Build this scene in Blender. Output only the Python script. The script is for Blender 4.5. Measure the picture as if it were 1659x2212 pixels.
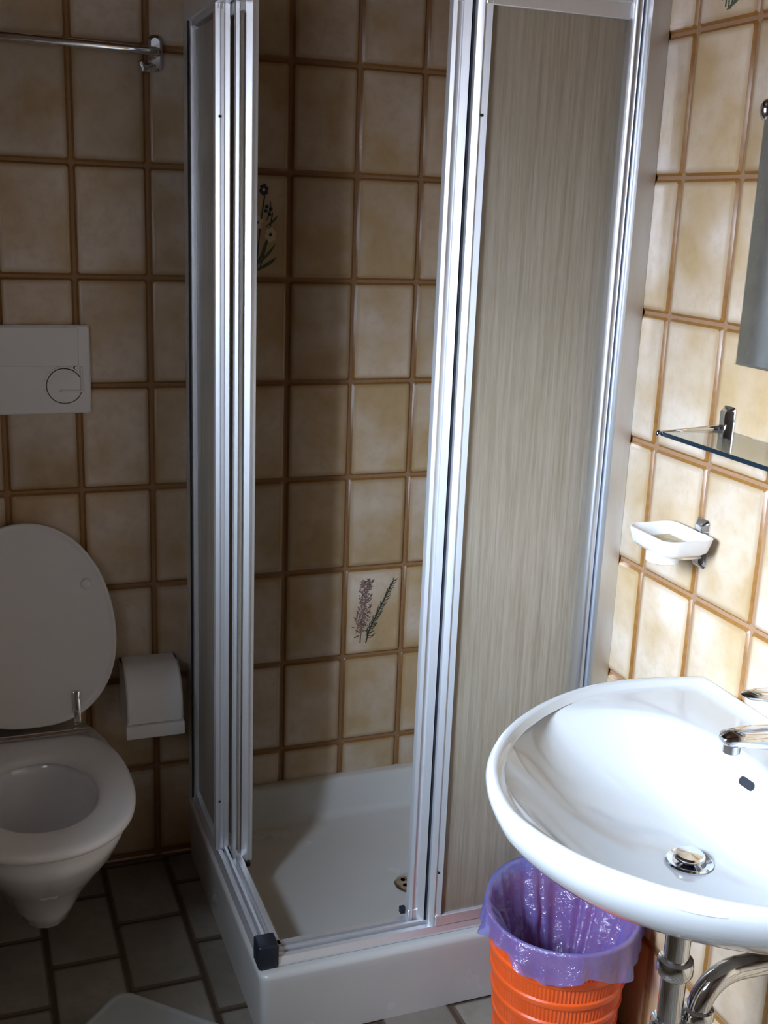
import bpy, bmesh, math, random
from mathutils import Vector, Matrix, noise
random.seed(7)
for o in list(bpy.data.objects): bpy.data.objects.remove(o, do_unlink=True)
SC = bpy.context.scene
COL = SC.collection
PI = math.pi
FZ = -0.018          # floor level

# ------------------------------------------------------------------ camera
cd = bpy.data.cameras.new('camera'); cam = bpy.data.objects.new('camera', cd); COL.objects.link(cam)
cd.sensor_fit = 'VERTICAL'; cd.sensor_height = 36.0; cd.sensor_width = 27.0; cd.lens = 39.634
cd.clip_start = 0.02
_rt = Vector((0.93616048, -0.3495375, 0.03777685)); _up = Vector((0.05602229, 0.25438921, 0.96547793)); _f = Vector((0.34708076, 0.90172594, -0.25773101))
m3 = Matrix((_rt, _up, -_f)).transposed().to_4x4()
m3.translation = Vector((-1.15923, -2.48766, 1.54065))
cam.matrix_world = m3
SC.camera = cam

# ------------------------------------------------------------------ daylight
W = bpy.data.worlds.new('sky'); SC.world = W; W.use_nodes = True
wn = W.node_tree.nodes; wl = W.node_tree.links; wn.clear()
wo = wn.new('ShaderNodeOutputWorld'); wb = wn.new('ShaderNodeBackground')
wt = wn.new('ShaderNodeTexCoord'); ws = wn.new('ShaderNodeSeparateXYZ'); wr = wn.new('ShaderNodeValToRGB')
wl.new(wt.outputs['Generated'], ws.inputs[0]); wl.new(ws.outputs['Z'], wr.inputs[0])
wr.color_ramp.elements[0].position = 0.0; wr.color_ramp.elements[0].color = (0.11, 0.11, 0.12, 1)
wr.color_ramp.elements[1].position = 0.30; wr.color_ramp.elements[1].color = (0.66, 0.80, 1.0, 1)
wl.new(wr.outputs[0], wb.inputs[0]); wl.new(wb.outputs[0], wo.inputs[0])
wb.inputs[1].default_value = 117.0
WX = -1.50                                   # left wall plane
WIN = dict(y0=-2.05, y1=-1.25, z0=1.10, z1=2.05)
pl = bpy.data.lights.new('window_portal', 'AREA'); pl.shape = 'RECTANGLE'
pl.size = WIN['z1'] - WIN['z0']; pl.size_y = WIN['y1'] - WIN['y0']; pl.cycles.is_portal = True
po = bpy.data.objects.new('window_portal', pl); COL.objects.link(po)
po.location = (WX - 0.49, (WIN['y0'] + WIN['y1']) / 2, (WIN['z0'] + WIN['z1']) / 2)
po.rotation_euler = (0, -PI / 2, 0)
SC.view_settings.view_transform = 'Standard'; SC.view_settings.look = 'None'
SC.view_settings.gamma = 1.0; SC.view_settings.use_curve_mapping = False
SC.view_settings.exposure = 0.0
SC.cycles.caustics_reflective = False

# ------------------------------------------------------------------ helpers
def tag(o, label=None, cat=None, group=None, kind=None):
    if label: o['label'] = label
    if cat: o['category'] = cat
    if group: o['group'] = group
    if kind: o['kind'] = kind
    return o
def empty(name, loc, label=None, cat=None, group=None):
    o = bpy.data.objects.new(name, None); COL.objects.link(o); o.location = loc
    o.empty_display_size = 0.05
    return tag(o, label, cat, group)
def link(name, me, parent=None):
    o = bpy.data.objects.new(name, me); COL.objects.link(o)
    if parent is not None:
        o.parent = parent
    return o
def parent_keep(o, parent):
    """parent an object whose mesh is in world coordinates"""
    o.parent = parent
    loc = Vector((0, 0, 0)); p = parent
    while p is not None:
        loc += p.location; p = p.parent
    o.location = o.location - loc
def obj(name, bm, mats, parent=None, smooth=None, label=None):
    """mesh in world coordinates -> one object"""
    me = bpy.data.meshes.new(name)
    bmesh.ops.recalc_face_normals(bm, faces=bm.faces)
    bm.to_mesh(me); bm.free()
    for m in (mats if isinstance(mats, (list, tuple)) else [mats]): me.materials.append(m)
    if smooth is not None:
        for p in me.polygons: p.use_smooth = True
        if smooth < 3.1: me.set_sharp_from_angle(angle=smooth)
    o = bpy.data.objects.new(name, me); COL.objects.link(o)
    if parent is not None: parent_keep(o, parent)
    if label: o['label'] = label
    return o
def box(bm, x0, x1, y0, y1, z0, z1, bev=0.0, seg=2, mat=0):
    r = bmesh.ops.create_cube(bm, size=1.0)
    vs = r['verts']
    for v in vs:
        v.co = Vector(((x0 + x1) / 2 + v.co.x * (x1 - x0), (y0 + y1) / 2 + v.co.y * (y1 - y0), (z0 + z1) / 2 + v.co.z * (z1 - z0)))
    fs = set(f for v in vs for f in v.link_faces)
    for f in fs: f.material_index = mat
    if bev > 0:
        es = list(set(e for v in vs for e in v.link_edges))
        bmesh.ops.bevel(bm, geom=es, offset=bev, segments=seg, affect='EDGES', profile=0.5)
def B(*boxes, bev=0.0, seg=2):
    bm = bmesh.new()
    for b in boxes: box(bm, *b, bev=bev, seg=seg)
    return bm
def tube(bm, pts, r, n=16, cap=True):
    """swept circle along points; r a number or list"""
    pts = [Vector(p) for p in pts]; rings = []
    t0 = (pts[1] - pts[0]).normalized()
    ref = Vector((0, 0, 1)) if abs(t0.z) < 0.9 else Vector((1, 0, 0))
    u = t0.cross(ref).normalized()
    for i, p in enumerate(pts):
        if i == 0: t = t0
        elif i == len(pts) - 1: t = (pts[i] - pts[i - 1]).normalized()
        else: t = ((pts[i + 1] - p).normalized() + (p - pts[i - 1]).normalized()).normalized()
        u = (u - t * u.dot(t)).normalized(); v = t.cross(u)
        rr = r[i] if isinstance(r, (list, tuple)) else r
        rings.append([bm.verts.new(p + (u * math.cos(a) + v * math.sin(a)) * rr) for a in [2 * PI * k / n for k in range(n)]])
    for a, b in zip(rings, rings[1:]):
        for k in range(n): bm.faces.new((a[k], a[(k + 1) % n], b[(k + 1) % n], b[k]))
    if cap: bm.faces.new(rings[0][::-1]); bm.faces.new(rings[-1])
def loft(bm, rings, closed=True, cap0=False, cap1=False, mat=0):
    R = [[bm.verts.new(p) for p in ring] for ring in rings]
    n = len(R[0])
    for a, b in zip(R, R[1:]):
        for k in range(n if closed else n - 1):
            try:
                f = bm.faces.new((a[k], a[(k + 1) % n], b[(k + 1) % n], b[k])); f.material_index = mat
            except ValueError: pass
    if cap0: bm.faces.new(R[0][::-1]).material_index = mat
    if cap1: bm.faces.new(R[-1]).material_index = mat
    return R
def prism_z(bm, pts, z0, z1):
    loft(bm, [[(x, y, z0) for x, y in pts], [(x, y, z1) for x, y in pts]], cap0=True, cap1=True)
def lathe(bm, prof, c, axis='z', n=32):
    """prof: list of (r, h)"""
    rings = []
    for r, h in prof:
        ring = []
        for k in range(n):
            a = 2 * PI * k / n; p = (r * math.cos(a), r * math.sin(a), h)
            if axis == 'x': p = (h, r * math.cos(a), r * math.sin(a))
            if axis == 'y': p = (r * math.cos(a), h, r * math.sin(a))
            ring.append((c[0] + p[0], c[1] + p[1], c[2] + p[2]))
        rings.append(ring)
    loft(bm, rings, cap0=prof[0][0] > 1e-5, cap1=prof[-1][0] > 1e-5)
def rrect(x0, x1, y0, y1, r, n=6):
    out = []
    for cx, cy, a0 in ((x1 - r, y1 - r, 0), (x0 + r, y1 - r, PI / 2), (x0 + r, y0 + r, PI), (x1 - r, y0 + r, 1.5 * PI)):
        for k in range(n + 1):
            a = a0 + PI / 2 * k / n; out.append((cx + r * math.cos(a), cy + r * math.sin(a)))
    return out

# ------------------------------------------------------------------ materials
class NT:
    def __init__(s, name):
        s.m = bpy.data.materials.new(name); s.m.use_nodes = True
        s.n = s.m.node_tree.nodes; s.l = s.m.node_tree.links; s.n.clear()
        s.out = s.n.new('ShaderNodeOutputMaterial')
    def node(s, t, **kw):
        n = s.n.new(t)
        for k, v in kw.items():
            if k.startswith('i_'):
                key = k[2:]; key = int(key) if key.isdigit() else key.replace('_', ' ')
                s.put(n.inputs[key], v)
            else: setattr(n, k, v)
        return n
    def put(s, sock, v):
        if isinstance(v, bpy.types.NodeSocket): s.l.new(v, sock)
        else: sock.default_value = v
    def math(s, op, a, b=0.0, c=None, clamp=False):
        n = s.n.new('ShaderNodeMath'); n.operation = op; n.use_clamp = clamp
        s.put(n.inputs[0], a); s.put(n.inputs[1], b)
        if c is not None: s.put(n.inputs[2], c)
        return n.outputs[0]
    def mix(s, f, a, b, mode='MIX'):
        n = s.n.new('ShaderNodeMix'); n.data_type = 'RGBA'; n.blend_type = mode
        s.put(n.inputs[0], f); s.put(n.inputs[6], a); s.put(n.inputs[7], b)
        return n.outputs[2]
    def noise(s, vec, scale, detail=3.0, rough=0.5):
        n = s.n.new('ShaderNodeTexNoise'); s.put(n.inputs['Vector'], vec)
        n.inputs['Scale'].default_value = scale; n.inputs['Detail'].default_value = detail; n.inputs['Roughness'].default_value = rough
        return n.outputs[0]
    def ramp(s, f, a, b, ca=(0, 0, 0, 1), cb=(1, 1, 1, 1)):
        n = s.n.new('ShaderNodeValToRGB'); s.put(n.inputs[0], f)
        n.color_ramp.elements[0].position = a; n.color_ramp.elements[0].color = ca
        n.color_ramp.elements[1].position = b; n.color_ramp.elements[1].color = cb
        return n.outputs[0]
    def bump(s, h, strength=0.2, dist=0.001):
        n = s.n.new('ShaderNodeBump'); n.inputs['Strength'].default_value = strength; n.inputs['Distance'].default_value = dist
        s.put(n.inputs['Height'], h); return n.outputs[0]
    def bsdf(s, **kw):
        n = s.n.new('ShaderNodeBsdfPrincipled')
        for k, v in kw.items(): s.put(n.inputs[k.replace('_', ' ')], v)
        s.l.new(n.outputs[0], s.out.inputs[0]); return n
def C4(r, g, b): return (r, g, b, 1)
def simple(name, col, rough=0.4, metal=0.0, nscale=40, var=0.04, **kw):
    t = NT(name); tc = t.node('ShaderNodeTexCoord')
    nz = t.noise(tc.outputs['Object'], nscale, 4)
    a = C4(*[c * (1 - var) for c in col]); b = C4(*[min(1, c * (1 + var)) for c in col])
    cc = t.mix(nz, a, b)
    rr = t.math('MULTIPLY_ADD', nz, 0.08, rough - 0.04)
    t.bsdf(Base_Color=cc, Roughness=rr, Metallic=metal, **kw)
    return t.m

def tile_mat(name, base, light, ochre, rough=0.32, edge_w=0.10, edge_amt=0.6, cols=None):
    t = NT(name); tc = t.node('ShaderNodeTexCoord'); oi = t.node('ShaderNodeObjectInfo')
    rnd = oi.outputs['Random']
    off = t.node('ShaderNodeVectorMath', operation='ADD'); t.l.new(tc.outputs['Object'], off.inputs[0])
    cx = t.node('ShaderNodeCombineXYZ'); t.put(cx.inputs[0], t.math('MULTIPLY', rnd, 37.0)); t.put(cx.inputs[1], t.math('MULTIPLY', rnd, 91.0)); t.put(cx.inputs[2], t.math('MULTIPLY', rnd, 53.0))
    t.l.new(cx.outputs[0], off.inputs[1]); P = off.outputs[0]
    big = t.noise(P, 7.0, 2); med = t.noise(P, 45.0, 5, 0.6); fine = t.noise(P, 260.0, 3)
    g = t.node('ShaderNodeSeparateXYZ'); t.l.new(tc.outputs['Generated'], g.inputs[0])
    dx = t.math('SUBTRACT', 0.5, t.math('ABSOLUTE', t.math('SUBTRACT', g.outputs[0], 0.5)))
    dz = t.math('SUBTRACT', 0.5, t.math('ABSOLUTE', t.math('SUBTRACT', g.outputs[2], 0.5)))
    d = t.math('MINIMUM', dx, t.math('MULTIPLY', dz, 1.5))
    d = t.math('ADD', d, t.math('MULTIPLY', t.math('SUBTRACT', med, 0.5), 0.05))
    e = t.ramp(d, 0.03, edge_w, C4(1, 1, 1), C4(0, 0, 0))
    mott = t.ramp(big, 0.36, 0.66)
    c = t.mix(mott, C4(*base), C4(*light))
    c = t.mix(t.math('MULTIPLY', t.ramp(med, 0.45, 0.75), 0.35), c, C4(*[b * 0.72 for b in base]))
    c = t.mix(t.math('MULTIPLY', e, edge_amt), c, C4(*ochre))
    v = t.math('MULTIPLY_ADD', rnd, 0.22, 0.88)
    hv = t.node('ShaderNodeHueSaturation'); t.put(hv.inputs['Value'], v); t.l.new(c, hv.inputs['Color'])
    h = t.math('ADD', t.math('MULTIPLY', med, 0.6), t.math('MULTIPLY', fine, 0.25))
    t.bsdf(Base_Color=hv.outputs[0], Roughness=t.math('MULTIPLY_ADD', med, 0.2, rough - 0.1), Normal=t.bump(h, 0.35, 0.0018), Coat_Weight=0.25, Coat_Roughness=0.25)
    return t.m

M = {}
M['tile'] = tile_mat('glazed_cream_tile', (0.50, 0.35, 0.185), (0.66, 0.55, 0.44), (0.30, 0.17, 0.06), rough=0.36)
M['tile_edge'] = simple('ochre_tile_edge', (0.26, 0.12, 0.026), 0.35, nscale=90, var=0.35)
M['grout'] = simple('brown_grout', (0.31, 0.175, 0.095), 0.85, nscale=160, var=0.2)
M['floor_tile'] = tile_mat('grey_floor_tile', (0.25, 0.225, 0.18), (0.33, 0.30, 0.25), (0.13, 0.095, 0.06), rough=0.42, edge_w=0.06, edge_amt=0.5)
M['floor_edge'] = simple('floor_tile_edge', (0.12, 0.085, 0.055), 0.5, nscale=90, var=0.3)
M['floor_grout'] = simple('floor_grout', (0.09, 0.06, 0.04), 0.9, nscale=160, var=0.25)
M['plaster'] = simple('taupe_plaster', (0.30, 0.275, 0.27), 0.8, nscale=30)
M['wood'] = simple('brown_wood', (0.11, 0.055, 0.025), 0.45, nscale=14, var=0.25)
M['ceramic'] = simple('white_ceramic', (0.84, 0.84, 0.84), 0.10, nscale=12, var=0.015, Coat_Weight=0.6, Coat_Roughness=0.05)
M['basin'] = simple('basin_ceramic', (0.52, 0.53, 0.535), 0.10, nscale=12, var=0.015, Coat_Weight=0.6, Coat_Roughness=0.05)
M['enamel'] = simple('shower_enamel', (0.62, 0.615, 0.59), 0.26, nscale=9, var=0.05)
M['white_plastic'] = simple('white_plastic', (0.82, 0.80, 0.77), 0.3, nscale=20, var=0.02)
M['seat_plastic'] = simple('seat_plastic', (0.80, 0.78, 0.76), 0.24, nscale=20, var=0.02)
M['chrome'] = simple('chrome', (0.72, 0.73, 0.75), 0.09, metal=1.0, nscale=60, var=0.05)
M['dark_gap'] = simple('black_rubber_gap_shade', (0.012, 0.013, 0.02), 0.5, nscale=60)  # seal rubber; also painted shade in drain holes, overflow slot and stile gap
M['black_plastic'] = simple('black_plastic', (0.014, 0.018, 0.03), 0.4, nscale=60)
M['grey_groove'] = simple('groove_grey', (0.32, 0.29, 0.27), 0.5)
M['scale'] = simple('pale_grey_plastic', (0.50, 0.54, 0.55), 0.35, nscale=50)
M['cream_rib'] = simple('cream_rib', (0.62, 0.52, 0.34), 0.4, nscale=50)

def satin(name='satin_aluminium', met=0.72, ro=0.38):
    t = NT(name); tc = t.node('ShaderNodeTexCoord')
    mp = t.node('ShaderNodeMapping'); mp.inputs['Scale'].default_value = (900, 900, 6); t.l.new(tc.outputs['Object'], mp.inputs[0])
    nz = t.noise(mp.outputs[0], 1.0, 3)
    t.bsdf(Base_Color=t.mix(nz, C4(0.80, 0.82, 0.86), C4(0.90, 0.92, 0.95)), Metallic=met, Roughness=t.math('MULTIPLY_ADD', nz, 0.08, ro))
    return t.m
M['alu'] = satin(); M['alu_flat'] = satin('flat_aluminium', 1.0, 0.28)

def acrylic():
    t = NT('ribbed_acrylic'); tc = t.node('ShaderNodeTexCoord')
    mp = t.node('ShaderNodeMapping'); mp.inputs['Scale'].default_value = (230, 230, 7); t.l.new(tc.outputs['Object'], mp.inputs[0])
    nz = t.noise(mp.outputs[0], 1.0, 4, 0.65)
    mp2 = t.node('ShaderNodeMapping'); mp2.inputs['Scale'].default_value = (90, 90, 2.2); t.l.new(tc.outputs['Object'], mp2.inputs[0])
    nz2 = t.noise(mp2.outputs[0], 1.0, 2)
    streak = t.math('ADD', t.math('MULTIPLY', nz, 0.7), t.math('MULTIPLY', nz2, 0.3))
    s = t.ramp(streak, 0.35, 0.66)
    col = t.mix(s, C4(0.86, 0.81, 0.72), C4(1.0, 0.98, 0.94))
    bmp = t.bump(streak, 0.5, 0.002)
    rf = t.node('ShaderNodeBsdfRefraction'); t.put(rf.inputs['Color'], col); rf.inputs['Roughness'].default_value = 0.17; rf.inputs['IOR'].default_value = 1.08; t.put(rf.inputs['Normal'], bmp)
    tl = t.node('ShaderNodeBsdfTranslucent'); t.put(tl.inputs['Color'], t.mix(s, C4(0.78, 0.72, 0.62), C4(0.95, 0.91, 0.83)))
    df = t.node('ShaderNodeBsdfDiffuse'); t.put(df.inputs['Color'], t.mix(s, C4(0.66, 0.57, 0.43), C4(0.97, 0.89, 0.75)))
    gl = t.node('ShaderNodeBsdfGlossy'); gl.inputs['Roughness'].default_value = 0.22; gl.inputs['Color'].default_value = C4(0.9, 0.9, 0.9); t.put(gl.inputs['Normal'], bmp)
    m1 = t.node('ShaderNodeMixShader'); m1.inputs[0].default_value = 0.66; t.l.new(tl.outputs[0], m1.inputs[1]); t.l.new(df.outputs[0], m1.inputs[2])
    m2 = t.node('ShaderNodeMixShader'); m2.inputs[0].default_value = 0.52; t.l.new(rf.outputs[0], m2.inputs[1]); t.l.new(m1.outputs[0], m2.inputs[2])
    fr = t.node('ShaderNodeFresnel'); fr.inputs[0].default_value = 1.45
    m3_ = t.node('ShaderNodeMixShader'); t.put(m3_.inputs[0], t.math('MULTIPLY', fr.outputs[0], 0.9)); t.l.new(m2.outputs[0], m3_.inputs[1]); t.l.new(gl.outputs[0], m3_.inputs[2])
    t.l.new(m3_.outputs[0], t.out.inputs[0]); return t.m
M['acrylic'] = acrylic()

def bagmat():
    t = NT('lilac_film'); tc = t.node('ShaderNodeTexCoord')
    nz = t.noise(tc.outputs['Object'], 28, 4)
    nz2 = t.noise(tc.outputs['Object'], 70, 4)
    col = t.mix(nz, C4(0.22, 0.24, 0.92), C4(0.42, 0.44, 1.0))
    bmp = t.bump(t.noise(tc.outputs['Object'], 38, 5, 0.6), 0.9, 0.012)
    df = t.node('ShaderNodeBsdfDiffuse'); t.put(df.inputs[0], col)
    tl = t.node('ShaderNodeBsdfTranslucent'); t.put(tl.inputs[0], col)
    tr = t.node('ShaderNodeBsdfTransparent'); t.put(tr.inputs[0], C4(0.72, 0.68, 0.98))
    gl = t.node('ShaderNodeBsdfGlossy'); gl.inputs['Roughness'].default_value = 0.16; t.put(gl.inputs['Normal'], bmp)
    a = t.node('ShaderNodeMixShader'); a.inputs[0].default_value = 0.45; t.l.new(df.outputs[0], a.inputs[1]); t.l.new(tl.outputs[0], a.inputs[2])
    b = t.node('ShaderNodeMixShader'); b.inputs[0].default_value = 0.46; t.l.new(a.outputs[0], b.inputs[1]); t.l.new(tr.outputs[0], b.inputs[2])
    c = t.node('ShaderNodeMixShader'); c.inputs[0].default_value = 0.17; t.l.new(b.outputs[0], c.inputs[1]); t.l.new(gl.outputs[0], c.inputs[2])
    t.l.new(c.outputs[0], t.out.inputs[0]); return t.m
M['bag'] = bagmat()
def binmat():
    t = NT('orange_plastic'); tc = t.node('ShaderNodeTexCoord')
    nz = t.noise(tc.outputs['Object'], 30, 3)
    t.bsdf(Base_Color=t.mix(nz, C4(0.80, 0.095, 0.012), C4(0.90, 0.13, 0.02)), Roughness=0.3, Subsurface_Weight=0.0, Coat_Weight=0.2)
    return t.m
M['orange'] = binmat()
M['orange_dark'] = simple('orange_recess', (0.55, 0.05, 0.025), 0.45, nscale=90)
def glassmat(name, col, rough=0.02):
    t = NT(name); t.bsdf(Base_Color=C4(*col), Roughness=rough, IOR=1.45, Transmission_Weight=1.0)
    return t.m
M['smoke_glass'] = glassmat('smoked_glass', (0.60, 0.64, 0.62))
M['glass_edge'] = simple('glass_edge', (0.01, 0.02, 0.03), 0.12, nscale=40)
def clearpane():
    t = NT('clear_window_glass'); tr = t.node('ShaderNodeBsdfTransparent'); gl = t.node('ShaderNodeBsdfGlossy'); gl.inputs['Roughness'].default_value = 0.02
    mx_ = t.node('ShaderNodeMixShader'); mx_.inputs[0].default_value = 0.06; t.l.new(tr.outputs[0], mx_.inputs[1]); t.l.new(gl.outputs[0], mx_.inputs[2]); t.l.new(mx_.outputs[0], t.out.inputs[0]); return t.m
M['clear_pane'] = clearpane()
def mirrormat():
    t = NT('mirror'); tc = t.node('ShaderNodeTexCoord'); nz = t.noise(tc.outputs['Object'], 22, 5, 0.7)
    sp = t.ramp(t.noise(tc.outputs['Object'], 120, 2), 0.70, 0.78)
    c = t.mix(t.math('MULTIPLY', sp, 0.6), t.mix(nz, C4(0.46, 0.48, 0.47), C4(0.56, 0.58, 0.57)), C4(0.9, 0.95, 0.93))
    t.bsdf(Base_Color=c, Metallic=1.0, Roughness=t.math('MULTIPLY_ADD', nz, 0.2, 0.02)); return t.m
M['mirror'] = mirrormat()
def flat(name, c, rough=0.4): return simple(name, c, rough, nscale=120, var=0.15)
M['p_navy'] = flat('print_navy', (0.018, 0.022, 0.045)); M['p_green'] = flat('print_green', (0.06, 0.10, 0.05)); M['p_dgreen'] = flat('print_dark_green', (0.035, 0.05, 0.035))
M['p_white'] = flat('print_cream', (0.72, 0.62, 0.42)); M['p_mauve'] = flat('print_mauve', (0.25, 0.15, 0.13)); M['p_brown'] = flat('print_brown', (0.13, 0.09, 0.075))

# ------------------------------------------------------------------ room shell
U, V = 0.155, 0.2307
A0 = 0.1432          # first joint on the back wall from the corner
B0 = 0.8126 - 5 * U  # first joint on the right wall from the corner
Z0 = -0.0013         # joint height offset
YB = -3.05           # front wall (behind the camera)
CH = 2.42            # ceiling
GAP = 0.006
_cache = {}
def tile_mesh(w, h, mats=('tile', 'tile_edge'), d=0.006):
    key = (round(w, 4), round(h, 4), mats, d)
    if key in _cache: return _cache[key]
    bm = bmesh.new(); rings = []
    ins = [(0, 0.0), (0.0045, -d * 0.8), (0.011, -d)] if min(w, h) > 0.03 else [(0, 0.0), (0.002, -d * 0.8), (0.004, -d)]
    for i, y in ins:
        a, b = w / 2 - i, h / 2 - i; c = 0.004 if min(a, b) > 0.006 else min(a, b) * 0.3
        pts = [(a, -b + c), (a, b - c), (a - c, b), (-a + c, b), (-a, b - c), (-a, -b + c), (-a + c, -b), (a - c, -b)]
        rings.append([(x, y, z) for x, z in pts])
    R = [[bm.verts.new(p) for p in r] for r in rings]
    for k in range(8):
        bm.faces.new((R[0][k], R[0][(k + 1) % 8], R[1][(k + 1) % 8], R[1][k])).material_index = 1
        bm.faces.new((R[1][k], R[1][(k + 1) % 8], R[2][(k + 1) % 8], R[2][k])).material_index = 0
    bm.faces.new(R[2]).material_index = 0
    bmesh.ops.recalc_face_normals(bm, faces=bm.faces)
    if bm.faces[-1:] and True:
        bm.faces.ensure_lookup_table()
        if bm.faces[-1].normal.y > 0: bmesh.ops.reverse_faces(bm, faces=bm.faces)
    me = bpy.data.meshes.new('tile'); bm.to_mesh(me); bm.free()
    for m in mats: me.materials.append(M[m])
    for p in me.polygons: p.use_smooth = True
    _cache[key] = me; return me
def cuts(lo, hi, first, step):
    """joint lines between lo and hi"""
    k = math.ceil((lo - first) / step); out = [lo]; x = first + k * step
    while x < hi - 1e-4:
        if x > lo + 0.004: out.append(x)
        x += step
    out.append(hi); return out
def lay(wall, us, vs, place, rot, mats=('tile', 'tile_edge'), d=0.006, skip=None):
    res = {}
    for i in range(len(us) - 1):
        for j in range(len(vs) - 1):
            w, h = us[i + 1] - us[i] - GAP, vs[j + 1] - vs[j] - GAP
            if w < 0.006 or h < 0.006: continue
            cu, cv = (us[i] + us[i + 1]) / 2, (vs[j] + vs[j + 1]) / 2
            if skip and skip(us[i], us[i + 1], vs[j], vs[j + 1]): continue
            t = link('tile', tile_mesh(w, h, mats, d), wall)
            t.rotation_euler = rot
            t.rotation_euler[1] += random.uniform(-1, 1) * 0.0022 if rot[0] == 0 else 0
            t.location = Vector(place(cu, cv)) + Vector([random.uniform(-1, 1) * 0.0004 for _ in range(3)])
            res[(round(cu, 3), round(cv, 3))] = t
    return res
vz = cuts(FZ, CH, Z0, V)
wb_ = obj('wall_back', B((WX - 0.1, 0.1, 0.0015, 0.1, FZ - 0.1, CH)), M['grout']); tag(wb_, kind='structure')
ub = cuts(WX, 0, -A0, U); ub = sorted(set([WX, 0.0] + [-A0 - k * U for k in range(0, 9) if -A0 - k * U > WX + 0.004]))
tb = lay(wb_, ub, vz, lambda u, v: (u, 0.0015, v), (0, 0, 0))
wr_ = obj('wall_right', B((0.0015, 0.1, YB - 0.1, 0.0015, FZ - 0.1, CH)), M['grout']); tag(wr_, kind='structure')
ur = sorted(set([0.0, YB] + [-B0 - k * U for k in range(0, 30) if -B0 - k * U > YB + 0.004]))
tr_ = lay(wr_, ur, vz, lambda u, v: (0.0015, u, v), (0, 0, -PI / 2))
# left wall with a window opening, recess, frame and panes
y0, y1, z0, z1 = WIN['y0'], WIN['y1'], WIN['z0'], WIN['z1']
T = 0.50
bm = B((WX - T, WX, y1, 0.0015, FZ - 0.1, CH), (WX - T, WX, YB - 0.1, y0, FZ - 0.1, CH), (WX - T, WX, y0, y1, FZ - 0.1, z0), (WX - T, WX, y0, y1, z1, CH))
wl_ = obj('wall_left', bm, M['plaster']); tag(wl_, kind='structure')
wf_ = obj('wall_front', B((WX - 0.1, 0.1, YB - 0.1, YB, FZ - 0.1, CH)), M['plaster']); tag(wf_, kind='structure')
cl_ = obj('ceiling', B((WX - 0.50, 0.1, YB - 0.1, 0.1, CH, CH + 0.1)), M['wood']); tag(cl_, kind='structure')
fl_ = obj('floor', B((WX - 0.2, 0.1, YB - 0.1, 0.1, FZ - 0.1, FZ - 0.004)), M['floor_grout']); tag(fl_, kind='structure')
# door behind the camera
d_ = empty('door_1', (-0.62, YB + 0.02, FZ)); tag(d_, kind='structure')
dm = M['wood']
obj('door_leaf', B((-0.98, -0.26, YB, YB + 0.035, FZ + 0.005, 1.98), bev=0.003), dm, d_)
obj('door_frame', B((-1.05, -0.98, YB, YB + 0.05, FZ, 2.05), (-0.26, -0.19, YB, YB + 0.05, FZ, 2.05), (-1.05, -0.19, YB, YB + 0.05, 1.98, 2.05), bev=0.004), dm, d_)
bm = bmesh.new(); tube(bm, [(-0.90, YB + 0.03, 1.03), (-0.90, YB + 0.09, 1.03), (-0.79, YB + 0.095, 1.03)], 0.009, 12); obj('door_handle', bm, M['chrome'], d_, 0.6)
# window frame
w1 = empty('window_1', (WX - 0.15, (y0 + y1) / 2, z0)); tag(w1, kind='structure')
fx0, fx1 = WX - 0.48, WX - 0.43
ym = (y0 + y1) / 2
obj('window_frame', B((fx0, fx1, y0, y0 + 0.05, z0, z1), (fx0, fx1, y1 - 0.05, y1, z0, z1), (fx0, fx1, y0, y1, z0, z0 + 0.05), (fx0, fx1, y0, y1, z1 - 0.05, z1), bev=0.004), M['white_plastic'], w1)
obj('window_pane', B((WX - 0.457, WX - 0.453, y0 + 0.045, y1 - 0.045, z0 + 0.045, z1 - 0.045)), M['clear_pane'], w1)
obj('window_sill', B((WX - 0.43, WX + 0.02, y0 - 0.03, y1 + 0.03, z0 - 0.02, z0), bev=0.004), M['white_plastic'], w1)

# floor tiles, in a half-offset bond
UF, VF = 0.152, 0.2335
fx = [-0.7465 + k * UF for k in range(-5, 6)]
fx = [x for x in fx if WX - UF < x < UF]
for i, x in enumerate(fx):
    xa, xb = max(x, WX), min(x + UF, 0.0)
    if xb - xa < 0.01: continue
    k = round((x + 0.7465) / UF)
    offs = -0.123 if k % 2 == 0 else -0.245     # columns k even start right of x=-.7465
    ys = sorted(set([0.0] + [offs - n * VF for n in range(-1, 13) if offs - n * VF < -0.004]))
    for a, b in zip(ys, ys[1:]):
        if xa >= -0.69 - 0.12 and a > -0.70 and xa > -0.70: continue   # under the shower tray
        t = link('tile', tile_mesh(xb - xa - 0.006, b - a - 0.006, ('floor_tile', 'floor_edge'), 0.004), fl_)
        t.rotation_euler = (-PI / 2, 0, 0)
        t.location = ((xa + xb) / 2, (a + b) / 2, FZ - 0.004 + random.uniform(-0.0003, 0.0003))

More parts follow.
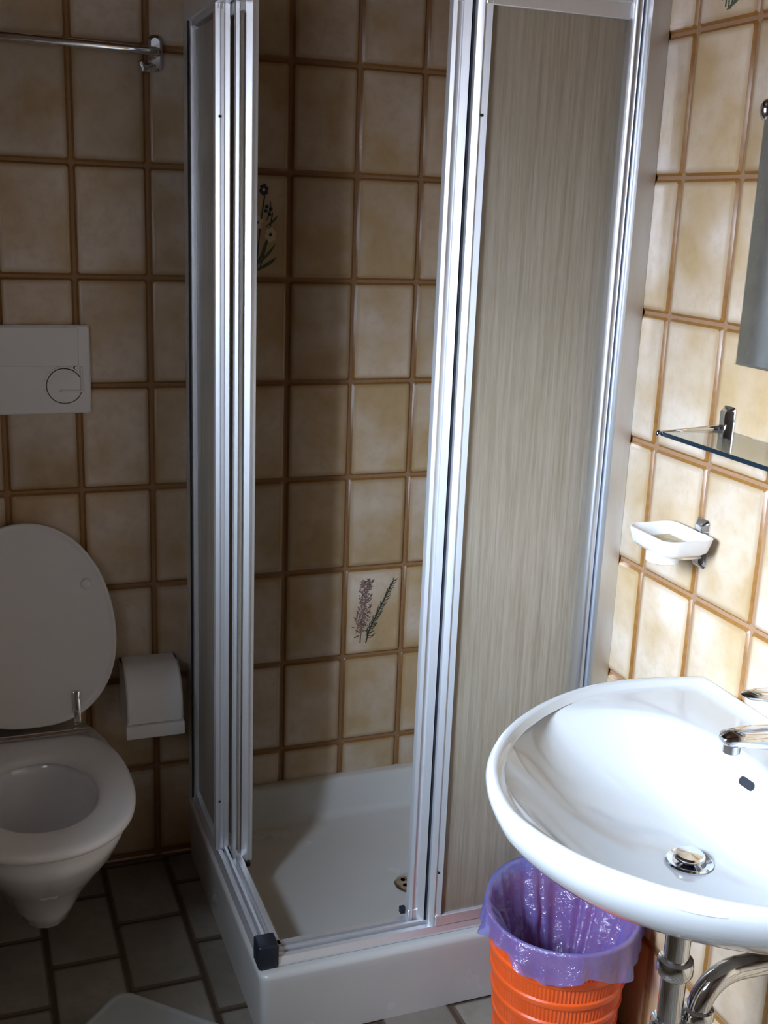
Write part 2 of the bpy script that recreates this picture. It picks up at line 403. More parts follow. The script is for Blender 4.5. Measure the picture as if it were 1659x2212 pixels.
# ------------------------------------------------------------------ printed flowers on tiles
def ngon(bm, pts, mi):
    f = bm.faces.new([bm.verts.new(p) for p in pts]); f.material_index = mi
def stroke(bm, pts, w, y, mi, taper=True):
    n = len(pts)
    L = []; R = []
    for i, (x, z) in enumerate(pts):
        a = pts[max(0, i - 1)]; b = pts[min(n - 1, i + 1)]
        tx, tz = b[0] - a[0], b[1] - a[1]; l = math.hypot(tx, tz) or 1
        ww = w * (math.sin(PI * (i + 0.35) / (n - 0.3)) if taper else 1) / 2
        L.append((x - tz / l * ww, y, z + tx / l * ww)); R.append((x + tz / l * ww, y, z - tx / l * ww))
    for i in range(n - 1):
        ngon(bm, (L[i], R[i], R[i + 1], L[i + 1]), mi)
def disc(bm, x, z, r, y, mi, n=10, sx=1.0):
    ngon(bm, [(x + r * sx * math.cos(2 * PI * k / n), y, z + r * math.sin(2 * PI * k / n)) for k in range(n)], mi)
def flower_print(tile, s=1.0, dx=0.0):
    bm = bmesh.new(); y = -0.0066
    k = 0
    def yy():
        nonlocal k; k += 1; return y - k * 0.000004
    def q(px, py): return (dx + (px - 552) / 1000.0, (480 - py) / 990.0)   # sketch units
    for a, b, c in (((556, 575), (556, 520), (572, 415)), ((548, 570), (549, 500), (552, 470)), ((560, 575), (580, 520), (590, 450)), ((548, 560), (545, 500), (535, 430))):
        pts = []
        for i in range(9):
            t = i / 8; x = (1 - t) ** 2 * a[0] + 2 * t * (1 - t) * b[0] + t * t * c[0]; z = (1 - t) ** 2 * a[1] + 2 * t * (1 - t) * b[1] + t * t * c[1]
            pts.append(q(x, z))
        stroke(bm, pts, 0.0028, yy(), 1, False)
    for a, b, w in (((552, 575), (600, 545), 0.008), ((552, 565), (598, 515), 0.006), ((555, 560), (577, 508), 0.008), ((548, 560), (545, 480), 0.007), ((550, 450), (548, 415), 0.008), ((575, 480), (602, 455), 0.005), ((575, 470), (585, 425), 0.004), ((545, 540), (520, 500), 0.007), ((540, 560), (510, 530), 0.006)):
        pts = []
        for i in range(7):
            t = i / 6; x = a[0] + (b[0] - a[0]) * t + 4 * math.sin(PI * t); z = a[1] + (b[1] - a[1]) * t; pts.append(q(x, z))
        stroke(bm, pts, w, yy(), 0)
    for cx, cz, r, mi, hub in ((570, 403, 0.0075, 2, 3), (580, 447, 0.0, 2, 2), (555, 472, 0.0095, 3, 2), (586, 497, 0.0095, 3, 2), (535, 425, 0.008, 2, 3), (520, 455, 0.009, 3, 2)):
        x, z = q(cx, cz)
        if r == 0:
            for ddx, ddz in ((-0.005, 0.0), (0.006, 0.004), (0.003, -0.007), (-0.003, 0.009)): disc(bm, x + ddx, z + ddz, 0.0042, yy(), 2)
            continue
        for j in range(6):
            a = 2 * PI * j / 6 + 0.3; disc(bm, x + r * 0.8 * math.cos(a), z + r * 1.1 * math.sin(a), r * 0.62, yy(), mi)
        disc(bm, x, z, r * 0.42, yy(), hub)
    bm.normal_update()
    me = bpy.data.meshes.new('flower_print'); bm.to_mesh(me); bm.free()
    for m in ('p_green', 'p_dgreen', 'p_navy', 'p_white'): me.materials.append(M[m])
    o = link('flower_print', me, tile); o['label'] = 'painted blue and cream flowers on green stems'; return o
def sprig_print(tile):
    bm = bmesh.new(); y = -0.0066; k = 0
    def yy():
        nonlocal k; k += 1; return y - k * 0.000002
    rr = random.Random(3)
    def q(px, py): return ((px - 803) / 920.0, (1328 - py) / 860.0)
    # mauve heather spike on the left, dark green needled twig on the right
    stroke(bm, [q(772, 1397), q(774, 1360), q(782, 1300), q(786, 1262)], 0.0035, yy(), 0, False)
    for i in range(230):
        t = rr.random(); x = 772 + 13 * t + rr.uniform(-1, 1) * (17 - 10 * abs(t - 0.35)); z = 1375 - 118 * t
        a = q(x, z); L = rr.uniform(0.005, 0.011); an = rr.choice((-1, 1)) * rr.uniform(0.5, 1.3) + PI / 2
        stroke(bm, [a, (a[0] + L * 0.5 * math.cos(an), a[1] + L * 0.5 * math.sin(an)), (a[0] + L * math.cos(an), a[1] + L * math.sin(an))], 0.0028, yy(), rr.choice((0, 0, 1)))
    stroke(bm, [q(768, 1380), q(757, 1384)], 0.003, yy(), 1, False); stroke(bm, [q(768, 1372), q(760, 1366)], 0.003, yy(), 1, False)
    stem = [q(786, 1398), q(793, 1370), q(808, 1340), q(826, 1305), q(848, 1262)]
    stroke(bm, stem, 0.0032, yy(), 2, False)
    for i in range(30):
        t = i / 29; s_ = t * 4; j = min(3, int(s_)); f = s_ - j
        p = (stem[j][0] + (stem[j + 1][0] - stem[j][0]) * f, stem[j][1] + (stem[j + 1][1] - stem[j][1]) * f)
        for sd in (-1, 1):
            if t < 0.1: continue
            an = (0.15 + rr.uniform(-0.25, 0.25)) if sd > 0 else (1.9 + rr.uniform(-0.3, 0.3)); L = rr.uniform(0.012, 0.022) * (1.15 - 0.5 * t) * (1 if sd > 0 else 0.7)
            stroke(bm, [p, (p[0] + L * 0.5 * math.cos(an), p[1] + L * 0.5 * math.sin(an)), (p[0] + L * math.cos(an + 0.3 * sd), p[1] + L * math.sin(an + 0.3 * sd))], 0.0024, yy(), 2)
    bm.normal_update()
    me = bpy.data.meshes.new('sprig_print'); bm.to_mesh(me); bm.free()
    for m in ('p_mauve', 'p_brown', 'p_dgreen'): me.materials.append(M[m])
    o = link('sprig_print', me, tile); o['label'] = 'painted mauve heather spike and dark needled twig'; return o
def near(d, u, v): return d[min(d, key=lambda k: (k[0] - u) ** 2 + (k[1] - v) ** 2)]
flower_print(near(tb, -0.53, 1.498))
sprig_print(near(tb, -0.2207, 0.5755))
tt = near(tr_, -0.89, 1.96); flower_print(tt)

# ------------------------------------------------------------------ shower tray
TX, TY, TZ = -0.69, -0.72, 0.142
tray = empty('shower_tray', (-0.345, -0.36, FZ), 'low square white enamel shower tray in the corner under the glass cabin', 'shower tray')
bm = bmesh.new()
def rr3(x0, x1, y0, y1, r, z, n=6): return [(x, y, z) for x, y in rrect(x0, x1, y0, y1, r, n)]
R_ = []
R_.append(rr3(TX + 0.006, 0, TY + 0.006, 0, 0.02, FZ))
R_.append(rr3(TX + 0.002, 0, TY + 0.002, 0, 0.02, TZ - 0.03))
for a in range(0, 7):
    an = PI / 2 * a / 6; r = 0.013
    R_.append(rr3(TX + r * (1 - math.cos(an)), -0.001, TY + r * (1 - math.cos(an)), -0.001, 0.02, TZ - r + r * math.sin(an)))
rx0, rx1, ry0, ry1 = TX + 0.068, -0.055, TY + 0.075, -0.03
R_.append(rr3(rx0 - 0.012, rx1 + 0.012, ry0 - 0.012, ry1 + 0.012, 0.035, TZ - 0.001))
for a in range(1, 7):
    an = PI / 2 * a / 6; r = 0.012
    R_.append(rr3(rx0 - 0.012 + r * math.sin(an), rx1 + 0.012 - r * math.sin(an), ry0 - 0.012 + r * math.sin(an), ry1 + 0.012 - r * math.sin(an), 0.035, TZ - 0.001 - r * (1 - math.cos(an))))
R_.append(rr3(rx0 + 0.012, rx1 - 0.012, ry0 + 0.012, ry1 - 0.022, 0.045, 0.075))
for a in range(1, 7):
    an = PI / 2 * a / 6; r = 0.022
    R_.append(rr3(rx0 + 0.012 + r * (1 - math.cos(an)), rx1 - 0.012 - r * (1 - math.cos(an)), ry0 + 0.012 + r * (1 - math.cos(an)), ry1 - 0.022 - r * (1 - math.cos(an)), 0.045, 0.075 - r * math.sin(an) * 1.0))
DX, DY, DZ = -0.245, -0.385, 0.045
last = R_[-1]
for k in (0.75, 0.5, 0.25, 0.1):
    R_.append([(DX + (x - DX) * k, DY + (y - DY) * k, DZ + 0.0005 + (z - DZ) * k) for x, y, z in last])
loft(bm, R_, cap1=True)
obj('basin', bm, M['enamel'], tray, 0.9)
bm = bmesh.new(); lathe(bm, [(0.040, 0.001), (0.041, 0.004), (0.036, 0.007), (0.0, 0.0075)], (DX, DY, DZ), n=36)
dr = obj('drain_cover', bm, M['chrome'], tray, 0.6, label='round chrome drain grate')
bm = bmesh.new()
for i in range(6):
    a = i * PI / 3 + 0.4; lathe(bm, [(0.0, 0.0081), (0.0052, 0.0081)], (DX + 0.022 * math.cos(a), DY + 0.022 * math.sin(a), DZ), n=12)
lathe(bm, [(0.0, 0.0081), (0.004, 0.0081)], (DX, DY, DZ), n=12)
ho = obj('drain_hole', bm, M['dark_gap'], None); ho.parent = dr; ho.location = (-tray.location[0] - dr.location[0] * 0 - 0, 0, 0)
ho.location = Vector((0, 0, 0)); 
# drain mesh already offset by its parent's chain: same offset rule
ho.location = Vector((0, 0, 0))

# ------------------------------------------------------------------ shower cabin
cab = empty('shower_cabin', (-0.345, -0.36, TZ), 'corner shower cabin with satin aluminium frame, ribbed translucent panels and open sliding doors', 'shower cabin')
ZB, ZT = TZ + 0.001, 1.925
RX0, RX1 = -0.684, -0.636     # left rail in x
RY0, RY1 = -0.700, -0.652     # front rail in y
def rail(axis, top=False):
    bm = bmesh.new()
    # cross-section (o = outward distance from inner face, z)
    if not top: sec = [(0, 0), (0.048, 0), (0.048, 0.004), (0.042, 0.016), (0.034, 0.018), (0.034, 0.012), (0.029, 0.012), (0.029, 0.024), (0.024, 0.025), (0.024, 0.012), (0.012, 0.012), (0.012, 0.022), (0, 0.022)]
    else: sec = [(0, 0), (0.012, 0), (0.012, 0.012), (0.024, 0.012), (0.024, 0), (0.048, 0), (0.050, 0.003), (0.050, 0.040), (0.046, 0.044), (0, 0.044)]
    zb = ZB if not top else ZT - 0.03
    a = []; b = []
    for o, z in sec:
        if axis == 'y': a.append((RX1 - o, -0.004, zb + z)); b.append((RX1 - o, RY0 + 0.012, zb + z))
        else: a.append((-0.004, RY1 - o, zb + z)); b.append((RX0 + 0.012, RY1 - o, zb + z))
    loft(bm, [a, b], cap0=True, cap1=True); return bm
obj('bottom_rail', rail('x'), M['alu'], cab); obj('bottom_rail', rail('y'), M['alu'], cab)
obj('top_rail', rail('x', True), M['alu'], cab); obj('top_rail', rail('y', True), M['alu'], cab)
for zz in (ZB, ZT - 0.035):
    bm = B((RX0 - 0.006, RX0 + 0.034, RY0 - 0.004, RY0 + 0.040, zz, zz + 0.05), bev=0.004, seg=3)
    obj('corner_block', bm, M['black_plastic'], cab, 0.6, label='black plastic corner connector')
# wall profiles: flat strip + rounded bar
def wall_profile_front():
    bm = bmesh.new()
    pts = [(-0.002, RY0 + 0.02), (-0.002, -0.735), (-0.005, -0.738), (-0.037, -0.732), (-0.0385, -0.726), (-0.0385, RY0 - 0.004)]
    for k in range(9):
        a = -PI / 2 - 0.9 + (k / 8) * -(PI * 0.62); pts.append((-0.048 + 0.0105 * math.cos(a + PI * 0.42), RY0 - 0.002 + 0.0115 * math.sin(a + PI * 0.42)))
    pts += [(-0.0585, RY0 + 0.02)]
    prism_z(bm, pts, ZB, ZT); return bm
obj('wall_profile', wall_profile_front(), M['alu_flat'], cab, 0.6)
bm = bmesh.new()
prism_z(bm, [(RX1 + 0.012, -0.004), (RX0, -0.004), (RX0 - 0.004, -0.012), (RX0 - 0.002, -0.05), (RX0 + 0.01, -0.055), (RX1 + 0.012, -0.05)], ZB, ZT)
obj('wall_profile', bm, M['alu'], cab, 0.6)
bm = B((RX0 - 0.0045, RX0 - 0.001, -0.060, -0.0548, ZB + 0.02, ZT - 0.03)); obj('rubber_seal', bm, M['dark_gap'], cab)
def stile_section(kind):
    # (u across the opening from the free edge backwards, w outward) in metres
    if kind == 'fixed': return [(0, 0), (0, 0.018), (0.002, 0.020), (0.011, 0.0245), (0.0125, 0.0225), (0.0145, 0.0225), (0.0155, 0.0215), (0.027, 0.0265), (0.028, 0.024), (0.028, 0)]
    return [(0, 0), (0, 0.012), (0.001, 0.014), (0.008, 0.0175), (0.0085, 0.013), (0.0195, 0.013), (0.0205, 0.019), (0.034, 0.0255), (0.036, 0.022), (0.036, 0)]
def stile_pts(side, sec, u0, w0):
    # side 'front': u -> +x from u0, w -> -y from w0 ; side 'left': u -> +y from u0, w -> -x from w0
    return [((u0 + u, w0 - w) if side == 'front' else (w0 - w, u0 + u)) for u, w in sec]
PZ0, PZ1 = ZB + 0.016, ZT - 0.02
def panel(side, name, f0, f1, w0, sec, mir=False, wsec=0.0245, btm=0.022, topb=0.03):
    """fixed panel or sliding door: stiles at both ends, bars, acrylic pane"""
    p = obj(name, B((f0 + 0.01, f1 - 0.005, w0 - 0.013, w0 - 0.010, PZ0 + btm - 0.004, PZ1 - topb + 0.004)) if side == 'front' else
            B((w0 - 0.013, w0 - 0.010, f0 + 0.01, f1 - 0.005, PZ0 + btm - 0.004, PZ1 - topb + 0.004)), M['acrylic'], cab, label='ribbed translucent acrylic panel')
    return p
def add_sub(par, name, bm, mat, smooth=None, label=None):
    o = obj(name, bm, mat, None, smooth, label); o.parent = par
    return o      # parent's own mesh carries the same offset, so the local frame is the parent's
def bars(par, side, f0, f1, w0, btm, topb):
    for za, zb_ in ((PZ0, PZ0 + btm), (PZ1 - topb, PZ1)):
        if side == 'front': bm = B((f0 + 0.004, f1, w0 - 0.021, w0 - 0.002, za, zb_), bev=0.0015, seg=1)
        else: bm = B((w0 - 0.021, w0 - 0.002, f0 + 0.004, f1, za, zb_), bev=0.0015, seg=1)
        add_sub(par, 'frame_bar', bm, M['alu'])
# front side
fp = panel('front', 'fixed_panel', -0.337, -0.045, -0.676, None)
bars(fp, 'front', -0.330, -0.05, -0.676, 0.024, 0.035)
bm = bmesh.new(); prism_z(bm, stile_pts('front', [(u * 0.86, w) for u, w in stile_section('fixed')], -0.338, -0.671), PZ0, PZ1); add_sub(fp, 'stile', bm, M['alu'], 0.5)
sd = panel('front', 'sliding_door', -0.378, -0.075, -0.650, None)
bars(sd, 'front', -0.378, -0.08, -0.650, 0.030, 0.03)
bm = bmesh.new(); prism_z(bm, stile_pts('front', [(u * 0.86, w) for u, w in stile_section('door')], -0.3735, -0.655), PZ0 - 0.004, PZ1); add_sub(sd, 'stile', bm, M['alu'], 0.5)
add_sub(sd, 'stile', B((-0.118, -0.082, -0.668, -0.645, PZ0, PZ1), bev=0.002), M['alu'], 0.5)
add_sub(sd, 'gap_shade', B((-0.342, -0.3385, -0.680, -0.650, PZ0, PZ1)), M['dark_gap'])  # black strip painting in the shade of the gap between the stiles
add_sub(sd, 'slider', B((-0.384, -0.372, -0.655, -0.643, PZ0 + 0.012, PZ0 + 0.026), bev=0.002), M['black_plastic'])
# left side
fp2 = panel('left', 'fixed_panel', -0.300, -0.045, -0.658, None)
bars(fp2, 'left', -0.300, -0.05, -0.658, 0.007, 0.02)
bm = bmesh.new(); prism_z(bm, [(-0.6815, -0.270), (-0.6835, -0.289), (-0.6825, -0.2935), (-0.6745, -0.2970), (-0.6735, -0.2945), (-0.6665, -0.2965), (-0.6650, -0.2985), (-0.657, -0.3020), (-0.655, -0.299), (-0.655, -0.270)], PZ0, PZ1)
add_sub(fp2, 'stile', bm, M['alu'], 0.5)
sd2 = panel('left', 'sliding_door', -0.36, -0.06, -0.632, None)
bars(sd2, 'left', -0.335, -0.065, -0.634, 0.010, 0.03)
bm = bmesh.new(); prism_z(bm, [(-0.653, -0.318), (-0.6545, -0.330), (-0.653, -0.3325), (-0.647, -0.335), (-0.646, -0.332), (-0.640, -0.333), (-0.6375, -0.343), (-0.6260, -0.3485), (-0.623, -0.3475), (-0.6225, -0.343), (-0.613, -0.341), (-0.611, -0.335), (-0.611, -0.322), (-0.63, -0.318)], PZ0 - 0.008, PZ1)
add_sub(sd2, 'stile', bm, M['alu'], 0.5)
add_sub(sd2, 'stile', B((-0.652, -0.630, -0.105, -0.075, PZ0, PZ1), bev=0.002), M['alu'], 0.5)
add_sub(sd2, 'slider', B((-0.628, -0.619, -0.356, -0.346, PZ0 - 0.016, PZ0 - 0.004), bev=0.0015), M['black_plastic'])
for par, x, y, z in ((fp2, -0.6755, -0.2985, 1.70), (fp2, -0.6755, -0.2985, 0.28), (fp, -0.3235, -0.6945, 1.70), (fp, -0.3235, -0.6945, 0.28)):
    bm = bmesh.new(); lathe(bm, [(0.0025, 0.001), (0.0025, -0.0015), (0, -0.002)], (x, y, z), 'y', 10); add_sub(par, 'screw', bm, M['dark_gap'])

# shower mixer on the right wall
mx = empty('shower_mixer', (0, -0.50, 1.29), 'chrome shower mixer tap on the wall, blurred behind the ribbed panel', 'tap')
bm = bmesh.new(); tube(bm, [(-0.055, -0.40, 1.29), (-0.055, -0.41, 1.29), (-0.055, -0.60, 1.29), (-0.055, -0.61, 1.29)], [0.018, 0.024, 0.024, 0.018], 20); obj('body', bm, M['chrome'], mx, 0.6)
for yy_ in (-0.43, -0.57):
    bm = bmesh.new(); lathe(bm, [(0.034, -0.005), (0.032, -0.010), (0.016, -0.018), (0.014, -0.05)], (0, yy_, 1.29), 'x', 24); obj('wall_rose', bm, M['chrome'], mx, 0.6)
bm = bmesh.new(); tube(bm, [(-0.055, -0.50, 1.30), (-0.06, -0.50, 1.34), (-0.075, -0.50, 1.36), (-0.15, -0.50, 1.375)], [0.022, 0.02, 0.012, 0.008], 16); obj('lever', bm, M['chrome'], mx, 0.6)
bm = bmesh.new(); tube(bm, [(-0.055, -0.50, 1.28), (-0.055, -0.50, 1.255), (-0.055, -0.50, 1.24)], [0.014, 0.014, 0.010], 14); obj('hose_outlet', bm, M['chrome'], mx, 0.6)
hk = empty('wall_hook', (-0.085, 0, 1.272), 'small dark hook on the tiles at the back of the shower', 'hook')
bm = bmesh.new(); tube(bm, [(-0.085, -0.004, 1.278), (-0.085, -0.03, 1.275), (-0.085, -0.04, 1.262), (-0.085, -0.03, 1.25)], 0.004, 10); obj('arm', bm, M['chrome'], hk, 0.6)
bm = B((-0.095, -0.075, -0.008, -0.004, 1.262, 1.292), bev=0.002); obj('plate', bm, M['chrome'], hk, 0.6)

# ------------------------------------------------------------------ washbasin
BC = (-0.245, -1.333)
wbn = empty('washbasin', (-0.2, BC[1], 0.70), 'white ceramic washbasin on the right wall above the orange bin', 'washbasin')
half = [(0.0, 0.312), (-0.05, 0.326), (-0.11, 0.336), (-0.184, 0.338), (-0.25, 0.325), (-0.306, 0.303), (-0.365, 0.270), (-0.413, 0.234), (-0.455, 0.190), (-0.488, 0.145), (-0.512, 0.095), (-0.527, 0.045), (-0.533, 0.0)]
def polar(pts, c):
    P = sorted((math.atan2(y, x - c), math.hypot(y, x - c)) for x, y in pts)
    return P
def rad(P, th):
    th = abs((th + PI) % (2 * PI) - PI)
    if th <= P[0][0]:   # towards the wall: straight edge x = 0
        return (0 - BC[0]) / max(1e-6, math.cos(th))
    for (a, ra), (b, rb) in zip(P, P[1:]):
        if a <= th <= b: return ra + (rb - ra) * (th - a) / (b - a)
    return P[-1][1]
PO = polar(half, BC[0])
NTH = 96
ths = [2 * PI * k / NTH + PI for k in range(NTH)]
# snap the closest samples to the two wall corners
ca = PO[0][0]
for s_ in (ca, 2 * PI - ca):
    k = min(range(NTH), key=lambda i: abs(((ths[i] - s_ + PI) % (2 * PI)) - PI)); ths[k] = s_
def outer(th, inset=0.0):
    r = rad(PO, th); x = BC[0] + r * math.cos(th); y = r * math.sin(th)
    d = math.hypot(x - BC[0], y)
    x -= (x - BC[0]) / d * inset; y -= y / d * inset
    return x, y
def bowl(th, k=1.0):
    # egg-shaped bowl opening
    cx_, ax, by = -0.315, 0.178, 0.274
    c, s = math.cos(th), math.sin(th); e = 2.25 if c < 0 else 2.25 + 0.6 * min(1, c * 1.6)
    r = (abs(c / (ax if c < 0 else 0.210)) ** e + abs(s / by) ** e) ** (-1 / e)
    x, y = cx_ + r * c, r * s
    dx, dy = -0.235, 0.0     # drain
    return dx + (x - dx) * k, dy + (y - dy) * k
ZR = 0.802
rings = []
def ring(f): rings.append([(lambda p: (min(p[0], -0.001), BC[1] + p[1], p[2]))(f(th)) for th in ths])
prof = [(0.10, 0.672), (0.18, 0.6735), (0.30, 0.677), (0.42, 0.683), (0.54, 0.693), (0.64, 0.705), (0.73, 0.721), (0.81, 0.739), (0.88, 0.757), (0.935, 0.771), (0.975, 0.780), (1.0, 0.785)]
for k, z in prof: ring(lambda th, k=k, z=z: (*bowl(th, k), z))
def blend(t, z): ring(lambda th: ((lambda b, o: (b[0] + (o[0] - b[0]) * t, b[1] + (o[1] - b[1]) * t, z))(bowl(th), outer(th, 0.026))))
blend(0.12, 0.7872); blend(0.45, 0.7885); blend(0.8, 0.7885); blend(1.0, 0.7895)
for ins, z in ((0.022, 0.7925), (0.018, 0.7970), (0.0125, 0.8003), (0.007, 0.8000), (0.0025, 0.7962), (0.0, 0.7895), (0.0, 0.782), (0.003, 0.772), (0.010, 0.757)):
    ring(lambda th, i=ins, z=z: (*outer(th, i), z))
def under(k, z, sx=0.0):
    def f(th):
        o = outer(th, 0.008); cx_ = BC[0] + sx
        x = cx_ + (o[0] - cx_) * k; y = o[1] * k
        if o[0] > -0.03: x = o[0]
        else: x = x
        return (x, y, z)
    ring(f)
under(0.94, 0.737, 0.02); under(0.88, 0.717, 0.04); under(0.79, 0.695, 0.06); under(0.67, 0.670, 0.09); under(0.52, 0.645, 0.12); under(0.34, 0.625, 0.14)
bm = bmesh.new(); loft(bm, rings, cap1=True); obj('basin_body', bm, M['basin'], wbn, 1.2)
bm = bmesh.new(); lathe(bm, [(0.033, -0.002), (0.034, 0.002), (0.031, 0.0035), (0.024, 0.001), (0.022, -0.004), (0.0, -0.004)], (-0.235, BC[1], 0.6735), n=36); dc = obj('drain_ring', bm, M['chrome'], wbn, 0.6, label='chrome drain ring')
bm = bmesh.new(); lathe(bm, [(0.006, -0.002), (0.0215, 0.006), (0.0215, 0.010), (0.019, 0.0125), (0.0, 0.0135)], (-0.235, BC[1], 0.6745), n=32); pg = obj('plug', bm, M['chrome'], None, 0.6); pg.parent = dc
# overflow slot on the wall side of the bowl
def bowl_z(k):
    P_ = [(0.10, 0.672), (0.18, 0.6735), (0.30, 0.677), (0.42, 0.683), (0.54, 0.693), (0.64, 0.705), (0.73, 0.721), (0.81, 0.739), (0.88, 0.757), (0.935, 0.771), (0.975, 0.780), (1.0, 0.785)]
    for (a, za), (b, zb_) in zip(P_, P_[1:]):
        if a <= k <= b: return za + (zb_ - za) * (k - a) / (b - a)
def bowl_p(th, k): x, y = bowl(th, k); return Vector((x, BC[1] + y, bowl_z(k)))
th0, k0 = 0.19, 0.885
p0 = bowl_p(th0, k0); du = (bowl_p(th0 + 0.05, k0) - p0).normalized(); dv = (bowl_p(th0, k0 + 0.02) - p0).normalized()
nn = du.cross(dv).normalized()
if nn.x > 0: nn = -nn
dv = nn.cross(du).normalized()
bm2 = bmesh.new(); pts = rrect(-0.015, 0.015, -0.0065, 0.0065, 0.0064, 5)
loft(bm2, [[p0 + du * a + dv * b + nn * h for a, b in pts] for h in (-0.004, 0.0022)], cap0=True, cap1=True)
obj('overflow_slot', bm2, M['dark_gap'], wbn, label='dark overflow slot')

# basin tap
tp = empty('basin_tap', (-0.056, BC[1], 0.79), 'chrome single-lever mixer tap on the washbasin at the right photo edge', 'tap')
Y = BC[1]
bm = bmesh.new(); lathe(bm, [(0.030, 0.0), (0.030, 0.006), (0.025, 0.010), (0.023, 0.05), (0.025, 0.085), (0.022, 0.105), (0.012, 0.112), (0, 0.113)], (-0.056, Y, 0.7895), n=28); obj('tap_body', bm, M['chrome'], tp, 0.6)
def flat_tube(bm, pts, rw, rh, n=16):
    """oval section swept in the x-z plane"""
    rings = []
    for i, (x, z) in enumerate(pts):
        a = pts[max(0, i - 1)]; b = pts[min(len(pts) - 1, i + 1)]; tx, tz = b[0] - a[0], b[1] - a[1]; l = math.hypot(tx, tz); nx, nz_ = -tz / l, tx / l
        rings.append([(x + nx * rh[i] * math.sin(t), Y + rw[i] * math.cos(t), z + nz_ * rh[i] * math.sin(t)) for t in [2 * PI * k / n for k in range(n)]])
    loft(bm, rings, cap0=True, cap1=True)
bm = bmesh.new(); flat_tube(bm, [(-0.056, 0.835), (-0.100, 0.846), (-0.14, 0.853), (-0.175, 0.857), (-0.198, 0.858), (-0.204, 0.856)], [0.023, 0.022, 0.0195, 0.018, 0.015, 0.008], [0.022, 0.020, 0.017, 0.014, 0.011, 0.006]); obj('spout', bm, M['chrome'], tp, 0.8)
bm = bmesh.new(); lathe(bm, [(0.0125, 0.0), (0.0125, -0.012), (0.0105, -0.014), (0, -0.014)], (-0.187, Y, 0.849), n=20); obj('aerator', bm, M['chrome'], tp, 0.6)
bm = bmesh.new(); flat_tube(bm, [(-0.040, 0.899), (-0.080, 0.907), (-0.12, 0.913), (-0.15, 0.917), (-0.172, 0.920), (-0.178, 0.9205)], [0.023, 0.022, 0.018, 0.014, 0.011, 0.005], [0.012, 0.012, 0.010, 0.008, 0.006, 0.002]); obj('lever', bm, M['chrome'], tp, 0.8)

# waste pipes under the basin
sp = empty('drain_trap', (-0.235, Y, 0.40), 'chrome drain pipe and curved trap under the washbasin', 'pipe')
X0 = -0.237
bm = bmesh.new(); tube(bm, [(X0, Y, 0.627), (X0, Y, 0.50), (X0, Y, 0.30)], 0.0185, 24); obj('tailpiece', bm, M['chrome'], sp, 0.6)
for zc in (0.502, 0.40):
    bm = bmesh.new(); lathe(bm, [(0.019, 0.016), (0.025, 0.014), (0.0265, 0.008), (0.0265, -0.006), (0.023, -0.012), (0.019, -0.013)], (X0, Y, zc), n=28); obj('coupling_nut', bm, M['chrome'], sp, 0.6)
XU = -0.187
pts = [(X0, Y, 0.31)] + [((X0 + XU) / 2 - (XU - X0) / 2 * math.cos(a), Y, 0.30 - 0.025 * math.sin(a)) for a in [PI * k / 8 for k in range(1, 8)]] + [(XU, Y, 0.31), (XU, Y, 0.415)]
cxu, czu, rr_ = XU + 0.062, 0.413, 0.062
pts += [(cxu - rr_ * math.cos(a), Y, czu + rr_ * math.sin(a)) for a in [PI / 2 * k / 8 for k in range(1, 9)]] + [(-0.003, Y, 0.472)]
bm = bmesh.new(); tube(bm, pts, 0.0175, 24); obj('trap_bend', bm, M['chrome'], sp, 1.0)
for zc in (0.412, 0.372):
    bm = bmesh.new(); lathe(bm, [(0.018, 0.012), (0.023, 0.010), (0.0245, 0.005), (0.0245, -0.005), (0.018, -0.011)], (XU, Y, zc), n=28); obj('coupling_nut', bm, M['chrome'], sp, 0.6)
bm = bmesh.new(); lathe(bm, [(0.036, -0.0045), (0.034, -0.008), (0.020, -0.016)], (0, Y, 0.472), 'x', 28); obj('wall_rose', bm, M['chrome'], sp, 0.6)

# ------------------------------------------------------------------ soap dish
sdh = empty('soap_dish', (0, -0.97, 1.03), 'white soap dish with ribbed bottom on a chrome wall holder above the basin', 'soap dish')
def dish_outline(s, dz, k=0.0):
    x0_, x1_, ya, yb = -0.105 + k, -0.014 - k, -1.033 + k, -0.905 - k
    pts = rrect(x0_, x1_, ya, yb, 0.018, 6)
    out = []
    for x, y in pts:
        bul = 0.012 * (1 - ((y + 0.969) / 0.064) ** 2) if x < -0.07 else 0
        out.append((x - bul, y, dz))
    return out
bm = bmesh.new()
loft(bm, [dish_outline(1, 1.0125, 0.020), dish_outline(1, 1.012, 0.014), dish_outline(1, 1.020, 0.005), dish_outline(1, 1.038, 0.001), dish_outline(1, 1.043, 0.0), dish_outline(1, 1.0435, 0.003), dish_outline(1, 1.040, 0.0055), dish_outline(1, 1.027, 0.010), dish_outline(1, 1.0225, 0.016), dish_outline(1, 1.0222, 0.03)], cap0=True, cap1=True)
obj('dish', bm, M['ceramic'], sdh, 0.9)
for i in range(13):
    yy_ = -1.010 + i * 0.0068
    obj('rib', B((-0.094, -0.034, yy_ - 0.0014, yy_ + 0.0014, 1.0215, 1.0262), bev=0.0008, seg=1), M['cream_rib'], sdh)
def chrome_plate(name, yc, zc, par, w=0.032, h=0.062, d=0.012):
    bm = bmesh.new()
    rs = []
    for ins, x in ((0, -0.0045), (0, -0.006), (0.002, -0.0075), (0.007, -d), (0.010, -d - 0.001)):
        rs.append([(x, y, z) for y, z in rrect(yc - w / 2 + ins, yc + w / 2 - ins, zc - h / 2 + ins, zc + h / 2 - ins, 0.006 if ins < 0.005 else 0.003, 4)])
    loft(bm, rs, cap0=True, cap1=True)
    return obj(name, bm, M['chrome'], par, 0.5)
chrome_plate('wall_plate', -0.978, 1.022, sdh, 0.036, 0.084)
